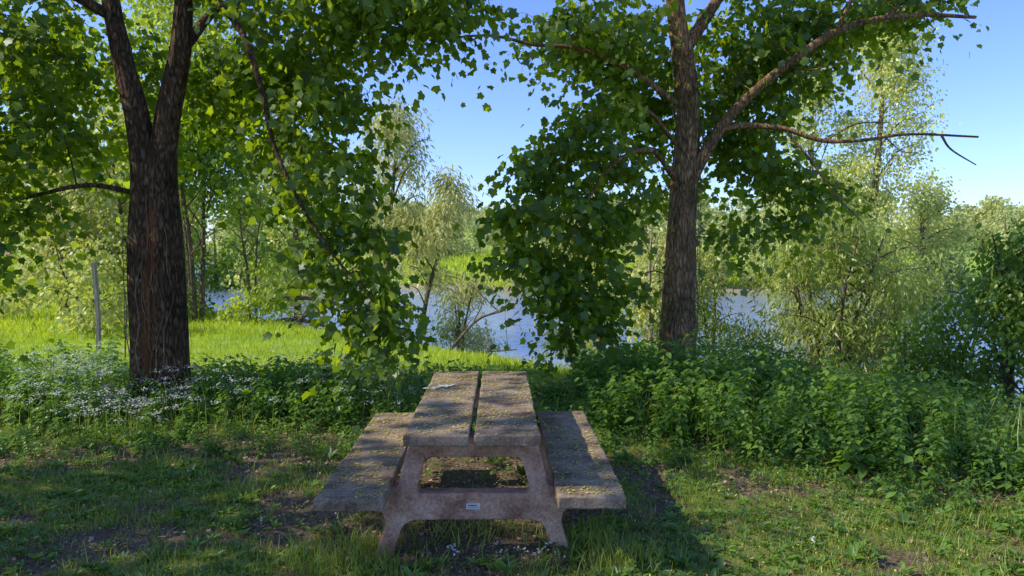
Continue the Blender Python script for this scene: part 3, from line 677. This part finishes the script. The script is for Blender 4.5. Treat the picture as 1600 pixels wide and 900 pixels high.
# ---------------------------------------------------------------- nettles / undergrowth
def plants(n, x0, x1, y0, y1, densf, hf, whorls=7, ls=.075):
    X = rng.uniform(x0, x1, n); Y = rng.uniform(y0, y1, n); kp = rng.random(n) < densf(X, Y); X, Y = X[kp], Y[kp]; n = len(X)
    Z = H(X, Y); hh = hf(X, Y) * (.5 + .7 * rng.random(n)); lean = rng.normal(size=(n, 2)) * .22
    P, D, S, Vv = [], [], [], []
    base = rng.random(n); big = .65 + .75 * vnoise(X, Y, 1.7, 71)
    for w in range(whorls):
        f = .25 + .75 * w / (whorls - 1); a0 = rng.random(n) * 6.283
        for s_ in range(4 if w % 2 == 0 else 3):
            a = a0 + s_ * 1.57 + rng.normal(0, .25, n)
            P.append(np.stack([X + lean[:, 0] * hh * f, Y + lean[:, 1] * hh * f, Z + hh * f], -1) + rng.normal(size=(n, 3)) * .012)
            D.append(np.stack([np.cos(a), np.sin(a), -.1 - .5 * rng.random(n)], -1))
            S.append(ls * big * (1.25 - .65 * f) * (.7 + .6 * rng.random(n)) * (.6 + hh)); Vv.append(np.clip(base * .5 + .3 * f + .25 * rng.random(n), 0, 1))
    P = np.vstack(P); D = np.vstack(D); S = np.concatenate(S) * 1.1; Vv = np.concatenate(Vv)
    leaf = inst('ovate', P + D * .015, D, np.tile([0, 0, 1.], (len(P), 1)) + rdir(len(P)) * .4, S, Vv)
    a = rng.random(n) * 6.28
    st = inst('blade', np.stack([X, Y, Z], -1), np.stack([lean[:, 0], lean[:, 1], np.ones(n)], -1), np.stack([np.cos(a), np.sin(a), 0 * a], -1), hh, base * .3, width=.008)
    return leaf, st
hR = lambda X, Y: .38 + .26 * sm((X - .5) / 1.5) * sm((Y - 5.5) / 1.2) - .16 * (X < 1.0) * (X > -1.6) + .55 * (fbm(X, Y, 1.1, 50) - .5) - .10 * sm((X - 3.6) / 1.5)
parts = []
parts += list(plants(4000, -7, 7.5, 4.4, 8.6, bed, hR))
parts += list(plants(2200, -8.5, 9, 8.4, 12.5, bed, lambda X, Y: hR(X, Y) - .06, 6, .095))
parts += list(plants(900, -4.6, .2, 6.1, 7.2, lambda X, Y: .45 * np.ones_like(X), lambda X, Y: .14 + 0 * X, 5, .06))
parts += list(plants(700, .6, 5, 4.2, 6.6, lambda X, Y: sm((Y - (5.9 - .72 * (X - .8))) / .5) * .6, lambda X, Y: .16 + 0 * X, 5, .06))
inst_obj('nettle_undergrowth', parts, M_nettle)
tg = grass_patch(1.2, 6.5, 4.2, 8, 6000, .2, .6, .009, lambda X, Y: bed(X, Y) * (vnoise(X, Y, 1.2, 91) > .45), .3)
tg2 = grass_patch(-7, -1, 6.5, 9.5, 4000, .15, .45, .008, lambda X, Y: bed(X, Y) * (vnoise(X, Y, 1.2, 95) > .5), .3)
inst_obj('tall_grass', [tg, tg2], M_grass)
parts = []; stems = []
def umbels(n, x0, x1, y0, y1, z0, z1, dens=.42, sp_=.034, k=24):
    X = rng.uniform(x0, x1, n); Y = rng.uniform(y0, y1, n)
    kp = vnoise(X, Y, 1.4, 66) > dens; X, Y = X[kp], Y[kp]; n = len(X)
    Z = H(X, Y); hh = rng.uniform(z0, z1, n)
    a = rng.random(n) * 6.28
    stems.append(inst('blade', np.stack([X, Y, Z], -1), np.tile([0, 0, 1.], (n, 1)) + rdir(n) * .05, np.stack([np.cos(a), np.sin(a), 0 * a], -1), hh, rng.random(n), width=.006))
    c = np.repeat(np.stack([X, Y, Z + hh], -1), k, 0); o_ = rng.normal(size=(n * k, 3)) * [sp_, sp_, .010]
    parts.append(inst('bit', c + o_, rdir(n * k) * [1, 1, .2], np.array([0, 0, 1.]) + rdir(n * k) * .4, .008 + .008 * rng.random(n * k), rng.random(n * k)))
umbels(620, -6.0, -.9, 6.9, 9.4, .25, .56, .40)
umbels(80, -4.1, -3.1, 6.6, 7.6, .15, .4, .2)
umbels(12, -.30, .35, 3.94, 4.12, .03, .08, .2, .014, 7)
umbels(20, -4.5, 2.5, 4.0, 6.4, .03, .07, .5, .012, 6)
root = empty('cow_parsley'); inst_obj('umbels', parts, M_white, root); inst_obj('stems', stems, M_grass, root)

# ---------------------------------------------------------------- wooden post
M_post = plain('grey_wood', [(.3, (.20, .17, .13)), (.7, (.46, .42, .36))], 8, .8, .5, (4, 4, .4))
bm = bmesh.new(); box(bm, -.032, .032, -.03, .03, -.3, 1.5)
bmesh.ops.subdivide_edges(bm, edges=[e for e in bm.edges if e.calc_length() > 1], cuts=8)
for v in bm.verts:
    k = v.co.z; v.co.x += .02 * math.sin(k * 2.1) - .012 * k; v.co.y += .01 * math.sin(k * 3)
bmesh.ops.bevel(bm, geom=[e for e in bm.edges], offset=.008, segments=2, affect='EDGES')
me = bpy.data.meshes.new('wooden_post'); bm.to_mesh(me); bm.free()
po = mk_obj('wooden_post', me, M_post); po.location = (-6.42, 11.7, float(H(-6.42, 11.7)))

# ---------------------------------------------------------------- parked red car far left
car = empty('parked_car')
M_red = plain('car_paint_red', [(.3, (.45, .03, .03)), (.7, (.5, .04, .035))], 3, .3, 0, spec=.6)
M_glass = plain('car_glass', [(.3, (.02, .025, .03)), (.7, (.03, .035, .04))], 3, .08, 0, spec=.8)
M_tyre = plain('tyre', [(.3, (.02, .02, .02)), (.7, (.035, .035, .035))], 3, .8, .1)
def prof(name, pts, hw, mat, taper=.0):
    bm = bmesh.new(); A = [bm.verts.new((x, -hw + taper * max(0, z - .8), z)) for x, z in pts]; B = [bm.verts.new((x, hw - taper * max(0, z - .8), z)) for x, z in pts]
    bm.faces.new(A[::-1]); bm.faces.new(B)
    for i in range(len(pts)): bm.faces.new((A[i], A[(i + 1) % len(pts)], B[(i + 1) % len(pts)], B[i]))
    bmesh.ops.recalc_face_normals(bm, faces=bm.faces[:])
    bmesh.ops.bevel(bm, geom=bm.edges[:], offset=.04, segments=2, affect='EDGES')
    me = bpy.data.meshes.new(name); bm.to_mesh(me); bm.free(); return mk_obj(name, me, mat, car)
prof('body', [(-2.05, .3), (2.05, .3), (2.1, .65), (1.95, .82), (1.1, .92), (.5, 1.0), (-1.9, 1.0), (-2.08, .8)], .85, M_red)
prof('cabin', [(1.0, .93), (.35, 1.42), (-1.2, 1.45), (-1.85, .98)], .8, M_glass, .35)
prof('roof', [(.33, 1.43), (.2, 1.48), (-1.1, 1.51), (-1.22, 1.46)], .68, M_red)
for k, (wx, wy) in enumerate([(-1.3, -.8), (1.3, -.8), (-1.3, .8), (1.3, .8)]):
    bm = bmesh.new(); bmesh.ops.create_cone(bm, cap_ends=True, segments=20, radius1=.32, radius2=.32, depth=.2)
    bmesh.ops.rotate(bm, verts=bm.verts, matrix=Matrix.Rotation(math.pi / 2, 3, 'X'))
    bmesh.ops.translate(bm, verts=bm.verts, vec=(wx, wy, .32)); me = bpy.data.meshes.new('wheel_%d' % (k + 1)); bm.to_mesh(me); bm.free(); mk_obj('wheel_%d' % (k + 1), me, M_tyre, car)
car.location = (-39.5, 57, float(H(-39.5, 57))); car.rotation_euler = (0, 0, .3)

# ---------------------------------------------------------------- light
ELEV = math.radians(39); AZ = math.radians(-96)
sd = Vector((math.sin(AZ) * math.cos(ELEV), math.cos(AZ) * math.cos(ELEV), math.sin(ELEV)))
sl = bpy.data.lights.new('sun', 'SUN'); sl.energy = 5.0; sl.angle = math.radians(.53); sl.color = (1, .93, .76)
so = bpy.data.objects.new('sun', sl); COL.objects.link(so); so.rotation_euler = (-sd).to_track_quat('-Z', 'Y').to_euler(); so.location = (-20, 5, 20)
w = bpy.data.worlds.new('World'); scene.world = w; w.use_nodes = True
nt = w.node_tree; nt.nodes.clear()
sk = nt.nodes.new('ShaderNodeTexSky'); sk.sky_type = 'NISHITA'; sk.sun_disc = False; sk.sun_elevation = ELEV; sk.sun_rotation = AZ % (2 * math.pi)
sk.air_density = 1.0; sk.dust_density = .3; sk.ozone_density = 2.5
tint = nt.nodes.new('ShaderNodeMix'); tint.data_type = 'RGBA'; tint.blend_type = 'MULTIPLY'; tint.inputs[0].default_value = 1; tint.clamp_result = False
tint.inputs[7].default_value = (1.0, 1.15, 1.75, 1)
bg = nt.nodes.new('ShaderNodeBackground'); bg.inputs[1].default_value = .15
ow = nt.nodes.new('ShaderNodeOutputWorld'); nt.links.new(sk.outputs[0], tint.inputs[6]); nt.links.new(tint.outputs[2], bg.inputs[0]); nt.links.new(bg.outputs[0], ow.inputs[0])

# ---------------------------------------------------------------- camera
cd = bpy.data.cameras.new('camera'); cd.sensor_width = 36; cd.lens = 1139 / 1600 * 36; cd.clip_end = 2000; cd.clip_start = .05
co = bpy.data.objects.new('camera', cd); COL.objects.link(co)
co.location = (0, 0, 1.8); co.rotation_euler = (math.radians(90 - 3.5), 0, math.radians(-1.0))
scene.camera = co
scene.view_settings.view_transform = 'Standard'; scene.view_settings.look = 'None'; scene.view_settings.exposure = 0
